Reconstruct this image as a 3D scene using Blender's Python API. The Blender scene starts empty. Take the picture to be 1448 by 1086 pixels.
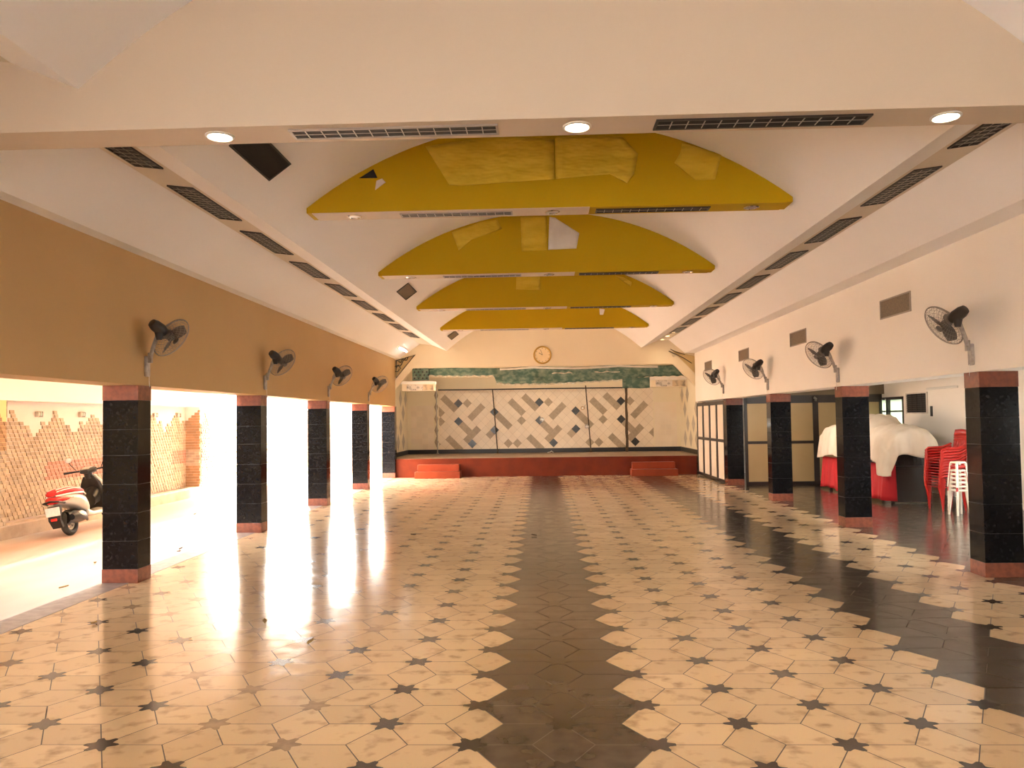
import bpy, math, random
from mathutils import Vector, Matrix, Euler
random.seed(7)
sc = bpy.context.scene
col = sc.collection
PI = math.pi

# ------------------------------------------------------------------ camera
F_PX = 1118.59
yaw, pitch, roll = -0.0349, 0.0337, -0.0143
fwd = Vector((math.sin(yaw)*math.cos(pitch), math.cos(yaw)*math.cos(pitch), math.sin(pitch)))
r0 = Vector((math.cos(yaw), -math.sin(yaw), 0)); u0 = r0.cross(fwd)
rgt = r0*math.cos(roll) + u0*math.sin(roll)
upv = u0*math.cos(roll) - r0*math.sin(roll)
cam = bpy.data.cameras.new('camera'); cam_o = bpy.data.objects.new('camera', cam); col.objects.link(cam_o)
m = Matrix((rgt, upv, -fwd)).transposed().to_4x4(); m.translation = Vector((0, 0, 1.8))
cam_o.matrix_world = m
cam.sensor_fit = 'HORIZONTAL'; cam.sensor_width = 36; cam.lens = F_PX/1448*36
cam.shift_x = -2.1/1448; cam.shift_y = 11.4/1448
cam.clip_start = 0.05; cam.clip_end = 300
sc.camera = cam_o

# ------------------------------------------------------------------ sky, sun, exposure
w = bpy.data.worlds.new('sky'); sc.world = w; w.use_nodes = True
bgn = w.node_tree.nodes['Background']
bgn.inputs[0].default_value = (1.0, 0.975, 0.93, 1); bgn.inputs[1].default_value = 13.0
sun = bpy.data.lights.new('sun', 'SUN'); sun.energy = 85; sun.angle = math.radians(24); sun.color = (1, .95, .86)
sun_o = bpy.data.objects.new('sun', sun); col.objects.link(sun_o)
sun_o.rotation_euler = Vector((.50, .30, .78)).to_track_quat('Z', 'Y').to_euler()
sc.view_settings.view_transform = 'Standard'; sc.view_settings.look = 'None'
sc.view_settings.gamma = 1; sc.view_settings.use_curve_mapping = False
sc.view_settings.exposure = 1.28

# ------------------------------------------------------------------ materials
def mat(name, c, rough=0.6, c2=None, scale=3.0, amt=1.0, bump=0.0, bscale=40, metal=0.0, spec=0.5, coat=0.0,
        bdist=.01, stretch=None, island=0.0, lo=0.4, hi=0.65, detail=4, rvar=0.0, sss=None):
    mm = bpy.data.materials.new(name); mm.use_nodes = True
    nt = mm.node_tree; b = nt.nodes['Principled BSDF']; L = nt.links.new
    b.inputs['Roughness'].default_value = rough; b.inputs['Metallic'].default_value = metal
    b.inputs['Specular IOR Level'].default_value = spec
    b.inputs['Coat Weight'].default_value = coat; b.inputs['Coat Roughness'].default_value = 0.06
    b.inputs['Base Color'].default_value = (*c, 1)
    tc = nt.nodes.new('ShaderNodeTexCoord'); mp = nt.nodes.new('ShaderNodeMapping')
    L(tc.outputs['Object'], mp.inputs[0])
    if stretch: mp.inputs['Scale'].default_value = stretch
    cur = None
    if c2 is not None:
        n = nt.nodes.new('ShaderNodeTexNoise'); n.inputs['Scale'].default_value = scale; n.inputs['Detail'].default_value = detail
        L(mp.outputs[0], n.inputs['Vector'])
        r = nt.nodes.new('ShaderNodeMapRange'); r.inputs[1].default_value = lo; r.inputs[2].default_value = hi
        r.inputs[4].default_value = amt
        L(n.outputs['Fac'], r.inputs[0])
        mx = nt.nodes.new('ShaderNodeMix'); mx.data_type = 'RGBA'
        L(r.outputs[0], mx.inputs[0]); mx.inputs[6].default_value = (*c, 1); mx.inputs[7].default_value = (*c2, 1)
        cur = mx.outputs[2]
        if rvar:
            rr = nt.nodes.new('ShaderNodeMapRange'); L(n.outputs['Fac'], rr.inputs[0])
            rr.inputs[1].default_value = .3; rr.inputs[2].default_value = .7
            rr.inputs[3].default_value = rough; rr.inputs[4].default_value = rough+rvar
            L(rr.outputs[0], b.inputs['Roughness'])
    if island:
        g = nt.nodes.new('ShaderNodeNewGeometry'); r = nt.nodes.new('ShaderNodeMapRange')
        r.inputs[3].default_value = 1-island; r.inputs[4].default_value = 1+island*.6
        L(g.outputs['Random Per Island'], r.inputs[0])
        hs = nt.nodes.new('ShaderNodeHueSaturation')
        if cur: L(cur, hs.inputs['Color'])
        else: hs.inputs['Color'].default_value = (*c, 1)
        L(r.outputs[0], hs.inputs['Value']); cur = hs.outputs[0]
    if cur: L(cur, b.inputs['Base Color'])
    if bump:
        n2 = nt.nodes.new('ShaderNodeTexNoise'); n2.inputs['Scale'].default_value = bscale
        L(mp.outputs[0], n2.inputs['Vector'])
        bm_ = nt.nodes.new('ShaderNodeBump'); bm_.inputs['Strength'].default_value = bump; bm_.inputs['Distance'].default_value = bdist
        L(n2.outputs['Fac'], bm_.inputs['Height']); L(bm_.outputs[0], b.inputs['Normal'])
    return mm

def emit(name, c, s):
    mm = bpy.data.materials.new(name); mm.use_nodes = True
    b = mm.node_tree.nodes['Principled BSDF']
    b.inputs['Base Color'].default_value = (*c, 1); b.inputs['Emission Color'].default_value = (*c, 1); b.inputs['Emission Strength'].default_value = s
    return mm

M = {}
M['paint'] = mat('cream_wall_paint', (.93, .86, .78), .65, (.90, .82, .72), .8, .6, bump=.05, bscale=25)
M['paint_shaded'] = mat('shaded_wall_paint', (.58, .36, .15), .6, (.54, .33, .13), .8, .6, bump=.05, bscale=25)  # left wall: its backlit shade is put into this darker colour
M['gable'] = mat('apricot_wall_paint', (.80, .67, .47), .65, (.76, .63, .43), .6, .7, bump=.05, bscale=25)
M['ceiling'] = mat('ceiling_paint', (.93, .89, .87), .7, (.90, .86, .83), .5, .7)
M['strip'] = mat('ceiling_strip_paint', (.72, .62, .50), .6, (.68, .58, .46), .8, .6)
M['beam'] = mat('beam_paint', (.66, .53, .40), .6, (.63, .50, .37), .5, .7)
M['yellow'] = mat('ochre_yellow_paint', (.53, .335, .003), .6, (.49, .305, .003), .9, .6, spec=.15)
M['yellow_flap'] = mat('yellow_fabric', (.72, .50, .05), .7, (.60, .39, .02), 2.0, .8, bump=.6, bscale=3.2, bdist=.10, spec=.15, stretch=(1, 1, 2.6))
M['white'] = mat('white_enamel', (.82, .78, .72), .4)
M['dull_white'] = mat('dull_plaster', (.75, .68, .6), .7, (.6, .5, .4), 4, .5)
M['black_granite'] = mat('black_granite', (.004, .004, .005), .10, (.008, .008, .010), 30, .6, spec=.22, rvar=.05)
M['joint'] = mat('pale_joint', (.03, .03, .03), .4)
M['red_granite'] = mat('red_granite', (.28, .085, .05), .2, (.19, .06, .04), 18, .8)
M['tile_light'] = mat('cream_terrazzo', (.63, .455, .28), .10, (.26, .165, .095), 6.5, .75, stretch=(1, 1.15, 1), island=.10, lo=.54, hi=.74, detail=7, rvar=.10)
M['tile_dark'] = mat('brown_terrazzo', (.105, .080, .060), .11, (.065, .046, .033), 5, .9, island=.16, lo=.4, hi=.65, detail=6, rvar=.12)
M['star'] = mat('charcoal_terrazzo', (.055, .043, .037), .18, (.03, .024, .02), 12, .8, island=.2)
M['star_tan'] = mat('tan_terrazzo', (.42, .29, .18), .18, (.28, .19, .12), 12, .8, island=.2)
M['grout'] = mat('floor_grout', (.06, .038, .022), .6)
M['kerb'] = mat('grey_stone_strip', (.30, .25, .22), .3, (.22, .18, .16), 8, .8, rvar=.1)
M['red_stage'] = mat('red_oxide_cement', (.17, .022, .004), .5, (.12, .015, .003), 2.5, .8, spec=.25)
M['red_step'] = mat('red_oxide_steps', (.30, .048, .014), .45, (.24, .036, .01), 2.5, .8, spec=.3)
M['stage_floor'] = mat('stage_boards', (.26, .18, .11), .45, (.17, .11, .07), 3, .8)
M['black'] = mat('black_paint', (.012, .010, .009), .35)
M['wtile'] = mat('cream_ceramic_tile', (.80, .66, .50), .3, (.76, .60, .43), 2, .7, island=.05)
M['wtan'] = mat('tan_ceramic_tile', (.42, .31, .20), .35, (.33, .24, .15), 14, .8, island=.14)
M['wdark'] = mat('dark_ceramic_tile', (.055, .05, .045), .25, (.03, .028, .026), 14, .8)
M['wgrout'] = mat('tile_grout', (.50, .37, .25), .8)
M['greenm'] = mat('green_marbled_cloth', (.055, .12, .085), .6, (.30, .36, .27), 5.5, .9, stretch=(1, 1, 1.5), lo=.42, hi=.75, detail=9)
M['torn'] = mat('torn_paper', (.72, .66, .54), .8, (.45, .36, .24), 14, .8)
M['metal'] = mat('dull_steel', (.45, .41, .36), .4, (.3, .25, .2), 12, .8, metal=.7)
M['fanwire'] = mat('fan_wire', (.34, .30, .26), .4, metal=.4)
M['fanbody'] = mat('fan_black_plastic', (.022, .018, .017), .4)
M['fanblade'] = mat('fan_brown_blade', (.13, .11, .095), .35)
M['fanarm'] = mat('fan_grey_arm', (.46, .41, .37), .45, (.30, .25, .22), 20, .8)
M['dark'] = mat('dark_void', (.015, .013, .012), .8)
M['duct'] = mat('grey_duct', (.06, .055, .05), .7, (.025, .022, .02), 10, .9)
M['ventframe'] = mat('vent_frame', (.40, .34, .29), .45, metal=.3)
M['ventdark'] = mat('vent_frame_dark', (.045, .037, .03), .5, metal=.2)
M['louvre'] = mat('vent_louvre', (.48, .42, .35), .35, metal=.4)
M['grille'] = mat('dusty_grille', (.23, .17, .11), .6, (.16, .12, .08), 30, .8)
M['lamp_on'] = emit('lit_lamp', (1, .86, .62), 9)
M['lamp_soft'] = emit('lit_lamp_soft', (1, .72, .36), 5)
M['tube_on'] = emit('lit_tube', (1, .98, .94), 5)
M['chrome'] = mat('chrome', (.75, .73, .7), .12, metal=1)
M['bulb'] = mat('unlit_bulb', (.42, .36, .30), .3, metal=.5)
M['paver'] = mat('cream_paving', (.60, .50, .42), .42, (.58, .36, .29), .42, .9, stretch=(1.3, .45, 1), lo=.44, hi=.62, bump=.1, bscale=30, rvar=.2)
M['curb'] = mat('curb_concrete', (.60, .46, .34), .7, (.42, .30, .21), 3, .8, bump=.2, bscale=20)
M['stone'] = mat('beige_split_stone', (.52, .40, .30), .75, (.43, .32, .225), 3, .7, island=.22)
M['stone_red'] = mat('rose_split_stone', (.56, .27, .20), .75, (.46, .22, .16), 3, .7, island=.2)
M['stone_brown'] = mat('brown_split_stone', (.44, .25, .13), .75, (.35, .20, .10), 3, .7, island=.2)
M['rose'] = mat('rose_white_render', (.82, .70, .66), .8, (.78, .65, .60), 1.5, .6)
M['outwhite'] = mat('white_render', (.88, .84, .78), .8)
M['pierpaint'] = mat('yellow_render', (.82, .60, .28), .8)
M['panel'] = mat('cream_laminate', (.85, .74, .62), .45, (.81, .69, .56), 1.2, .6)
M['panel_tan'] = mat('tan_laminate', (.44, .31, .15), .45, (.40, .27, .12), 1.2, .6)
M['frame'] = mat('dark_wood_frame', (.022, .012, .009), .35)
M['lintel'] = mat('brown_lintel', (.17, .12, .07), .6)
M['sheet'] = mat('dusty_white_sheet', (.78, .66, .54), .85, (.70, .56, .43), 2.2, .8, bump=.1, bscale=14)
M['redcloth'] = mat('red_cloth', (.50, .008, .016), .7, (.42, .006, .012), 3, .7)
M['darkwood'] = mat('dark_table_wood', (.016, .008, .006), .35)
M['lattice'] = mat('dark_basket', (.026, .019, .016), .6)
M['redplastic'] = mat('red_plastic', (.44, .012, .008), .32)
M['whiteplastic'] = mat('white_plastic', (.78, .70, .60), .35)
M['leaf'] = mat('dry_leaf', (.22, .12, .03), .8, (.36, .25, .05), 60, .8)
M['leafdark'] = mat('dark_leaf', (.05, .03, .015), .8)
M['gold'] = mat('gold_rim', (.55, .33, .07), .3, metal=.7)
M['clockface'] = mat('clock_face', (.86, .68, .40), .5, (.80, .60, .32), 6, .6)
M['rubber'] = mat('rubber', (.02, .018, .017), .7)
M['scooter_white'] = mat('white_bodywork', (.80, .76, .72), .25, coat=.5)
M['scooter_silver'] = mat('silver_bodywork', (.50, .45, .40), .3, metal=.3)
M['scooter_red'] = mat('red_seat_cover', (.62, .02, .02), .4)
M['scooter_lamp'] = mat('red_lamp_lens', (.65, .02, .02), .15, coat=.6)
M['scooter_black'] = mat('black_bodywork', (.018, .017, .017), .35)
M['plate'] = mat('number_plate', (.82, .78, .74), .5, (.70, .62, .60), 30, .6)
M['rope'] = mat('brown_rope', (.10, .055, .025), .8, (.05, .03, .015), 20, .8, bump=.4, bscale=50)
M['spotty'] = mat('spotted_ceramic', (.66, .58, .48), .4, (.25, .22, .18), 11, .9, lo=.5, hi=.6)
M['smudge'] = mat('smudged_render', (.62, .46, .28), .7, (.16, .13, .10), 5, .8, lo=.45, hi=.6)
M['frosted'] = None
def frosted(ca=(.14, .165, .13), cb=(.22, .235, .20), name='frosted_window_pane'):
    mm = bpy.data.materials.new(name); mm.use_nodes = True
    nt = mm.node_tree; b = nt.nodes['Principled BSDF']; L = nt.links.new
    t = nt.nodes.new('ShaderNodeBsdfTranslucent'); mix = nt.nodes.new('ShaderNodeMixShader')
    n = nt.nodes.new('ShaderNodeTexNoise'); n.inputs['Scale'].default_value = 4
    mx = nt.nodes.new('ShaderNodeMix'); mx.data_type = 'RGBA'; L(n.outputs['Fac'], mx.inputs[0])
    mx.inputs[6].default_value = (*ca, 1); mx.inputs[7].default_value = (*cb, 1)
    L(mx.outputs[2], t.inputs[0]); b.inputs['Roughness'].default_value = .15; b.inputs['Base Color'].default_value = (.2, .25, .22, 1)
    mix.inputs[0].default_value = .85
    L(b.outputs[0], mix.inputs[1]); L(t.outputs[0], mix.inputs[2])
    L(mix.outputs[0], nt.nodes['Material Output'].inputs[0])
    return mm
M['frosted'] = frosted()
def clear():
    mm = bpy.data.materials.new('clear_window_pane'); mm.use_nodes = True
    nt = mm.node_tree; L = nt.links.new
    t = nt.nodes.new('ShaderNodeBsdfTransparent'); g = nt.nodes.new('ShaderNodeBsdfGlossy'); mix = nt.nodes.new('ShaderNodeMixShader')
    t.inputs[0].default_value = (.9, .93, .92, 1); g.inputs['Roughness'].default_value = .03; mix.inputs[0].default_value = .06
    L(t.outputs[0], mix.inputs[1]); L(g.outputs[0], mix.inputs[2]); L(mix.outputs[0], nt.nodes['Material Output'].inputs[0])
    return mm
M['frosted_clear'] = clear()

# ------------------------------------------------------------------ mesh builder
class MB:
    def __init__(s): s.v = []; s.f = []; s.m = []
    def add(s, vs, fs, m=0):
        o = len(s.v); s.v += [tuple(v) for v in vs]; s.f += [tuple(i+o for i in f) for f in fs]; s.m += [m]*len(fs); return s
    def box(s, x0, x1, y0, y1, z0, z1, m=0):
        return s.add([(x, y, z) for x in (x0, x1) for y in (y0, y1) for z in (z0, z1)],
                     [(0, 1, 3, 2), (4, 6, 7, 5), (0, 4, 5, 1), (2, 3, 7, 6), (0, 2, 6, 4), (1, 5, 7, 3)], m)
    def prism(s, poly, axis, a, b, m=0):
        n = len(poly)
        def P(p, t): return {'X': (t, p[0], p[1]), 'Y': (p[0], t, p[1]), 'Z': (p[0], p[1], t)}[axis]
        vs = [P(p, a) for p in poly]+[P(p, b) for p in poly]
        fs = [tuple(range(n))[::-1], tuple(range(n, 2*n))]+[(i, (i+1) % n, n+(i+1) % n, n+i) for i in range(n)]
        return s.add(vs, fs, m)
    def loft(s, rings, caps=True, m=0, closed=False):
        n = len(rings[0]); vs = [p for r in rings for p in r]; fs = []
        k = len(rings)
        for i in range(k if closed else k-1):
            a = i*n; b = ((i+1) % k)*n
            for j in range(n): fs.append((a+j, a+(j+1) % n, b+(j+1) % n, b+j))
        if caps and not closed: fs += [tuple(range(n))[::-1], tuple(range((k-1)*n, k*n))]
        return s.add(vs, fs, m)
    def tube(s, pts, r, n=8, closed=False, m=0):
        pts = [Vector(p) for p in pts]; k = len(pts); rings = []; prev = None
        for i, p in enumerate(pts):
            if closed: t = pts[(i+1) % k]-pts[i-1]
            else: t = pts[min(i+1, k-1)]-pts[max(i-1, 0)]
            t.normalize()
            if prev is None:
                a = Vector((0, 0, 1)) if abs(t.z) < .9 else Vector((1, 0, 0))
                u = t.cross(a).normalized()
            else: u = (prev-t*prev.dot(t)).normalized()
            prev = u; v = t.cross(u); rr = r[i] if isinstance(r, (list, tuple)) else r
            rings.append([p+(u*math.cos(2*PI*j/n)+v*math.sin(2*PI*j/n))*rr for j in range(n)])
        return s.loft(rings, True, m, closed)
    def cyl(s, a, b, r, n=16, r2=None, m=0): return s.tube([a, b], [r, r if r2 is None else r2], n, m=m)
    def grid(s, nu, nv, fn, m=0):
        vs = [fn(i/nu, j/nv) for i in range(nu+1) for j in range(nv+1)]
        fs = [(i*(nv+1)+j, (i+1)*(nv+1)+j, (i+1)*(nv+1)+j+1, i*(nv+1)+j+1) for i in range(nu) for j in range(nv)]
        return s.add(vs, fs, m)
    def ball(s, c, rx, ry, rz, n=14, k=8, m=0):
        rings = []
        for i in range(1, k):
            t = PI*i/k
            rings.append([(c[0]+rx*math.sin(t)*math.cos(2*PI*j/n), c[1]+ry*math.sin(t)*math.sin(2*PI*j/n), c[2]-rz*math.cos(t)) for j in range(n)])
        return s.loft(rings, True, m)
    def build(s, name, mats, parent=None, loc=None, smooth=35, bevel=0, solid=0, local=True, sub=0):
        """loc: world origin; local=False means vertices are world coordinates and get shifted to the origin / parent."""
        if not isinstance(mats, (list, tuple)): mats = [mats]
        sh = Vector((0, 0, 0))
        if not local:
            sh = Vector(loc) if loc is not None else Vector((0, 0, 0))
            p = parent
            while p is not None and loc is None: sh = sh+p.location; p = p.parent
        me = bpy.data.meshes.new(name)
        me.from_pydata([(v[0]-sh[0], v[1]-sh[1], v[2]-sh[2]) for v in s.v], [], s.f)
        for mm in mats: me.materials.append(mm if not isinstance(mm, str) else M[mm])
        for p, i in zip(me.polygons, s.m): p.material_index = i
        if smooth: me.shade_smooth(); me.set_sharp_from_angle(angle=math.radians(smooth))
        me.update()
        o = bpy.data.objects.new(name, me); col.objects.link(o)
        if parent is not None: o.parent = parent
        if loc is not None: o.location = loc
        if bevel:
            b = o.modifiers.new('bevel', 'BEVEL'); b.width = bevel; b.segments = 2; b.limit_method = 'ANGLE'
        if solid:
            b = o.modifiers.new('solid', 'SOLIDIFY'); b.thickness = solid; b.offset = 0
        if sub:
            b = o.modifiers.new('sub', 'SUBSURF'); b.levels = sub; b.render_levels = sub
        return o

def tag(o, label=None, cat=None, group=None, kind=None):
    if label: o['label'] = label
    if cat: o['category'] = cat
    if group: o['group'] = group
    if kind: o['kind'] = kind
    return o
def thing(name, label, cat, loc=(0, 0, 0), rot=(0, 0, 0), group=None, mode='XYZ'):
    o = bpy.data.objects.new(name, None); col.objects.link(o); o.empty_display_size = .1
    o.location = loc; o.rotation_mode = mode; o.rotation_euler = rot
    return tag(o, label, cat, group)
def dup(o, parent=None):
    c = o.copy(); col.objects.link(c)
    if parent is not None: c.parent = parent
    for ch in list(o.children): dup(ch, c)
    return c
def struct(name, mb, mats, **k):
    o = mb.build(name, mats, **k); o['kind'] = 'structure'; return o
ORD = ['first', 'second', 'third', 'fourth', 'fifth', 'sixth', 'seventh', 'eighth', 'ninth', 'tenth', 'eleventh', 'twelfth', 'thirteenth', 'fourteenth']

# ------------------------------------------------------------------ room layout (metres; camera stands at x=0,y=0)
XL, XR = -4.6, 4.8          # inner faces of the two colonnades
Y0, Y1 = -6.0, 24.8         # rear end of the hall, stage front
CX = 0.1                    # hall axis
ZS = 2.245                  # underside of the walls above the columns
COLY = [8.87+3.96*i for i in range(5)]
RV, ZV = 4.475, 0.685       # barrel vault radius and centre height
def vault(x): return ZV+math.sqrt(RV*RV-(x-CX)**2)
arc = [(CX+3.03*math.sin(t)/math.sin(1) if False else CX-3.05+6.1*i/40) for i in range(41)]
prof = [(XL, 3.74), (CX-4.55, 3.75), (CX-3.9, 4.20), (CX-3.5, 4.15), (CX-3.05, 3.965)]
prof += [(x, vault(x)) for x in arc[1:-1]]
prof += [(CX+3.05, 3.965), (CX+3.5, 4.15), (CX+3.9, 4.20), (CX+4.4, 3.77), (XR, 3.76)]

# ceiling: one long shell with a sloped outer part, a lamp channel and the barrel vault
mb = MB(); n = len(prof)
vs = [(x, Y0, z) for x, z in prof]+[(x, Y1, z) for x, z in prof]
fs = []; mi = []
for i in range(n-1):
    fs.append((i, i+1, n+i+1, n+i)); mi.append(1 if (i == 2 or i == n-4) else 0)
mb.add(vs, fs); mb.m = mi
mb.add([(XL, Y0, 3.74), (XR, Y0, 3.76), (XR, Y1, 3.76), (XL, Y1, 3.74), (XL, Y0, 5.7), (XR, Y0, 5.7), (XR, Y1, 5.7), (XL, Y1, 5.7)],
       [(4, 5, 6, 7), (0, 4, 7, 3), (1, 2, 6, 5)])
struct('ceiling', mb, [M['ceiling'], M['strip']], smooth=14)

# walls over the columns
struct('wall_left', MB().box(XL-.41, XL, Y0, Y1, ZS, 3.9), 'paint_shaded', bevel=.006)
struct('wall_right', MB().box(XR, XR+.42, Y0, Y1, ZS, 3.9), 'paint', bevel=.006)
# gable wall above the stage with chamfered opening corners
mb = MB(); ya, yb = Y1, Y1+.16
mb.prism([(-4.05, 3.44), (4.13, 3.44), (4.1, 3.87), (4.1, 5.7), (-3.93, 5.7), (-3.93, 3.88)], 'Y', ya, yb)
mb.prism([(XL-.2, 2.58), (XL, 2.79), (-4.05, 3.44), (-3.93, 3.88), (XL, 3.08), (XL-.2, 2.9)], 'Y', ya, yb)
mb.prism([(XL-.2, 3.66), (XL, 3.70), (-3.93, 3.88), (-3.93, 5.7), (XL-.2, 5.7)], 'Y', ya, yb)
mb.prism([(XR+.2, 2.53), (XR+.2, 2.9), (XR, 3.13), (4.1, 3.87), (4.13, 3.44), (XR, 2.75)], 'Y', ya, yb)
mb.prism([(XR+.2, 3.63), (XR+.2, 5.7), (4.1, 5.7), (4.1, 3.87), (XR, 3.68)], 'Y', ya, yb)
mb.box(XL-.3, XL-.2, ya-.02, yb, 2.3, 5.7); mb.box(XR+.2, XR+.3, ya-.02, yb, 0, 5.7)
struct('wall_front', mb, 'gable', smooth=0)

# full width beam across the near bay
def beam_poly(zb): return [(XL, zb), (XR, zb)]+[(x, z+.02) for x, z in prof[::-1]]
BY0, BY1 = 4.93, 5.24
struct('trim_1', MB().prism(beam_poly(3.69), 'Y', BY0, BY1), 'beam', smooth=0)

# ------------------------------------------------------------------ terrazzo floor: elongated hexagons and six pointed stars
S = .6; DX = S*math.sqrt(3)/2; FX, FY = .095, 4.73
FXMIN, FXMAX, FYMIN, FYMAX = -4.70, 8.8, -1.0, 24.8
def starpos(k, j): return Vector((FX+DX*k, FY+S*j+(-S/2 if k % 2 else 0)))
def clip(poly):
    for ax, lim, sg in ((0, FXMIN, 1), (0, FXMAX, -1), (1, FYMIN, 1), (1, FYMAX, -1)):
        out = []
        for i in range(len(poly)):
            a, b = poly[i-1], poly[i]; da, db = (a[ax]-lim)*sg, (b[ax]-lim)*sg
            if (da >= 0) != (db >= 0): out.append(a+(b-a)*(da/(da-db)))
            if db >= 0: out.append(b)
        poly = out
        if len(poly) < 3: return None
    return poly
def inset(poly, d):
    c = sum(poly, Vector((0, 0)))/len(poly); out = []
    n = len(poly)
    for i in range(n):
        p, q, r = poly[i-1], poly[i], poly[(i+1) % n]
        e1 = (q-p).normalized(); e2 = (r-q).normalized()
        n1 = Vector((-e1.y, e1.x)); n2 = Vector((-e2.y, e2.x))
        if n1.dot(c-q) < 0: n1 = -n1
        if n2.dot(c-q) < 0: n2 = -n2
        bis = (n1+n2); bis = bis/max(.3, bis.dot(n1))
        out.append(q+bis*d)
    return out
mb = MB()
mb.box(FXMIN, FXMAX, Y0, 28.7, -.2, -.0015, 3)
rnd = random.Random(3)
def put(poly, z, m):
    poly = clip(poly)
    if poly: mb.add([(p.x, p.y, z) for p in poly], [tuple(range(len(poly)))], m)
def is_dark(k1, k2):
    return k1 in (0, 6) or k2 in (0, 6) or max(k1, k2) >= 10
for k in range(-11, 18):
    for j in range(-10, 36):
        a = starpos(k, j)
        if not (FYMIN-1 < a.y < FYMAX+1): continue
        h = S/math.sqrt(3)
        # tile along the column (to the next star), and towards the two stars of the next column
        for ang, k2 in ((PI/2, k), (PI/6, k+1), (-PI/6, k+1)):
            d = Vector((math.cos(ang), math.sin(ang))); pn = Vector((-d.y, d.x))
            b = a+d*S; c = a+d*S/2
            quad = [a, c-pn*h/2, b, c+pn*h/2]
            put(inset(quad, .0034), 0, 1 if is_dark(k, k2) else 0)
        pts = []
        for q in range(6):
            t = q*PI/3
            for dt, rr in ((-.16, .094), (0, .101), (.16, .094), (.38, .066), (.52, .060), (.67, .066)):
                rr *= rnd.uniform(.96, 1.04)
                pts.append(a+Vector((math.cos(t+dt), math.sin(t+dt)))*rr)
        mi = 2
        if k < -2 and rnd.random() < .5: mi = 4
        if k == 6 or k == 0: mi = 1 if rnd.random() < .3 else 2
        put(pts, .0008, mi)
struct('floor', mb, ['tile_light', 'tile_dark', 'star', 'grout', 'star_tan'], smooth=0)
struct('trim_2', MB().box(-5.02, -4.70, Y0, 27.2, -.2, .004), 'kerb', bevel=.002)

# ------------------------------------------------------------------ driveway and compound wall (left)
struct('floor_driveway', MB().box(-8.9, -5.02, Y0, 27.4, -.2, -.002), 'paver', smooth=0)
mb = MB()
mb.box(-8.72, -8.5, Y0, 27.4, -.1, .22); mb.box(-8.72, -5.02, 27.2, 27.42, -.1, .22)
struct('trim_3', mb, 'curb', bevel=.02)
XW, XN = -8.53, -8.9      # pier face, niche face
mb = MB()
mb.box(-9.2, XN, 12.33, 19.5, -.1, 2.9, 0)                  # niche back
mb.box(-9.2, XW, 19.5, 27.6, -.1, 2.9, 1); mb.box(-9.2, XW, Y0, 12.33, -.1, 2.21, 2)
mb.box(-9.2, XW, Y0, 12.33, 2.21, 2.9, 1); mb.box(-9.2, XW, 12.33, 19.5, 2.21, 2.9, 1)
struct('wall_driveway', mb, ['rose', 'outwhite', 'pierpaint'], smooth=0)
struct('wall_driveway_end', MB().box(-9.2, -5.0, 27.4, 27.6, -.1, 2.15), 'outwhite', smooth=0)

def ztop(y, y0=13.02, per=1.19):
    d = abs(((y-y0+per/2) % per)-per/2)
    return max(2.09-1.15*d, 1.88-1.4*abs(d-.38), 1.63)
def stones(name, axis, fixed, a0, a1, zt, label_mats, depth=.03, tw=.118, th=.066, red=None, outward=1, brown=None):
    mb = MB(); row = 0; z = .22
    rr = random.Random(11)
    while z < 2.2:
        off = (row % 3)*tw/3; a = a0-off
        while a < a1:
            x0, x1 = max(a+.002, a0), min(a+tw-.002, a1)
            if x1-x0 > .02 and z+th*.55 < zt((x0+x1)/2):
                d0 = depth*rr.uniform(.35, .6); d1 = depth*rr.uniform(.8, 1.25)
                m = 0
                if red and red(a, z): m = 1
                if brown and brown(a, z): m = 2
                # wedge shaped block, thicker at its lower left corner
                q = [(x0, z+.003), (x1, z+.003), (x1, z+th-.002), (x0, z+th-.002)]
                dd = [d1, d0*1.2, d0*.7, d0]
                vs = []
                for (u, zz), d in zip(q, dd):
                    vs.append((u, zz, d))
                base = [(u, zz, -.004) for u, zz in q]
                allv = vs+base
                if axis == 'X': V = [(fixed+outward*d, u, zz) for u, zz, d in allv]
                else: V = [(u, fixed+outward*d, zz) for u, zz, d in allv]
                mb.add(V, [(0, 1, 2, 3), (0, 4, 5, 1), (1, 5, 6, 2), (2, 6, 7, 3), (3, 7, 4, 0)], m)
            a += tw
        z += th; row += 1
    return mb
red = lambda a, z: .78 < z < 1.12 and math.sin(a*1.3) > -.75
st = stones('stones', 'X', XN, 12.34, 19.5, ztop, None, red=red)
struct('trim_4', st, ['stone', 'stone_red', 'stone_brown'], smooth=0)
st = stones('stones', 'X', XW, 19.52, 27.2, lambda y: ztop(y, 19.85), None, red=red, brown=lambda a, z: False)
st2 = stones('stones', 'Y', 19.5, XN, XW, lambda x: 2.2-.9*abs(x-XW-.05), None, outward=-1, brown=lambda a, z: z > .2 and not (.7 < z < 1.1))
st3 = stones('stones', 'X', XW, 6.0, 12.32, lambda y: ztop(y, 12.1), None, brown=lambda a, z: a > 12.0 and z > 1.4)
for t in (st2, st3):
    o_ = len(st.v); st.v += t.v; st.f += [tuple(i+o_ for i in f) for f in t.f]; st.m += t.m
struct('trim_5', st, ['stone', 'stone_red', 'stone_brown'], smooth=0)
st = stones('stones', 'Y', 27.4, -8.5, -5.05, lambda x: 2.2, None, outward=-1)
struct('trim_6', st, ['stone', 'stone_red', 'stone_brown'], smooth=0)
mb = MB(); mb.box(-9.2, -5.75, 8.3, 20.8, 2.95, 3.1); mb.box(-9.2, -5.05, Y0, 8.3, 2.95, 3.1)  # unseen slab, its outline shaped to hold back sky light over the driveway
struct('ceiling_sky_block', mb, 'outwhite', smooth=0)

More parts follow.
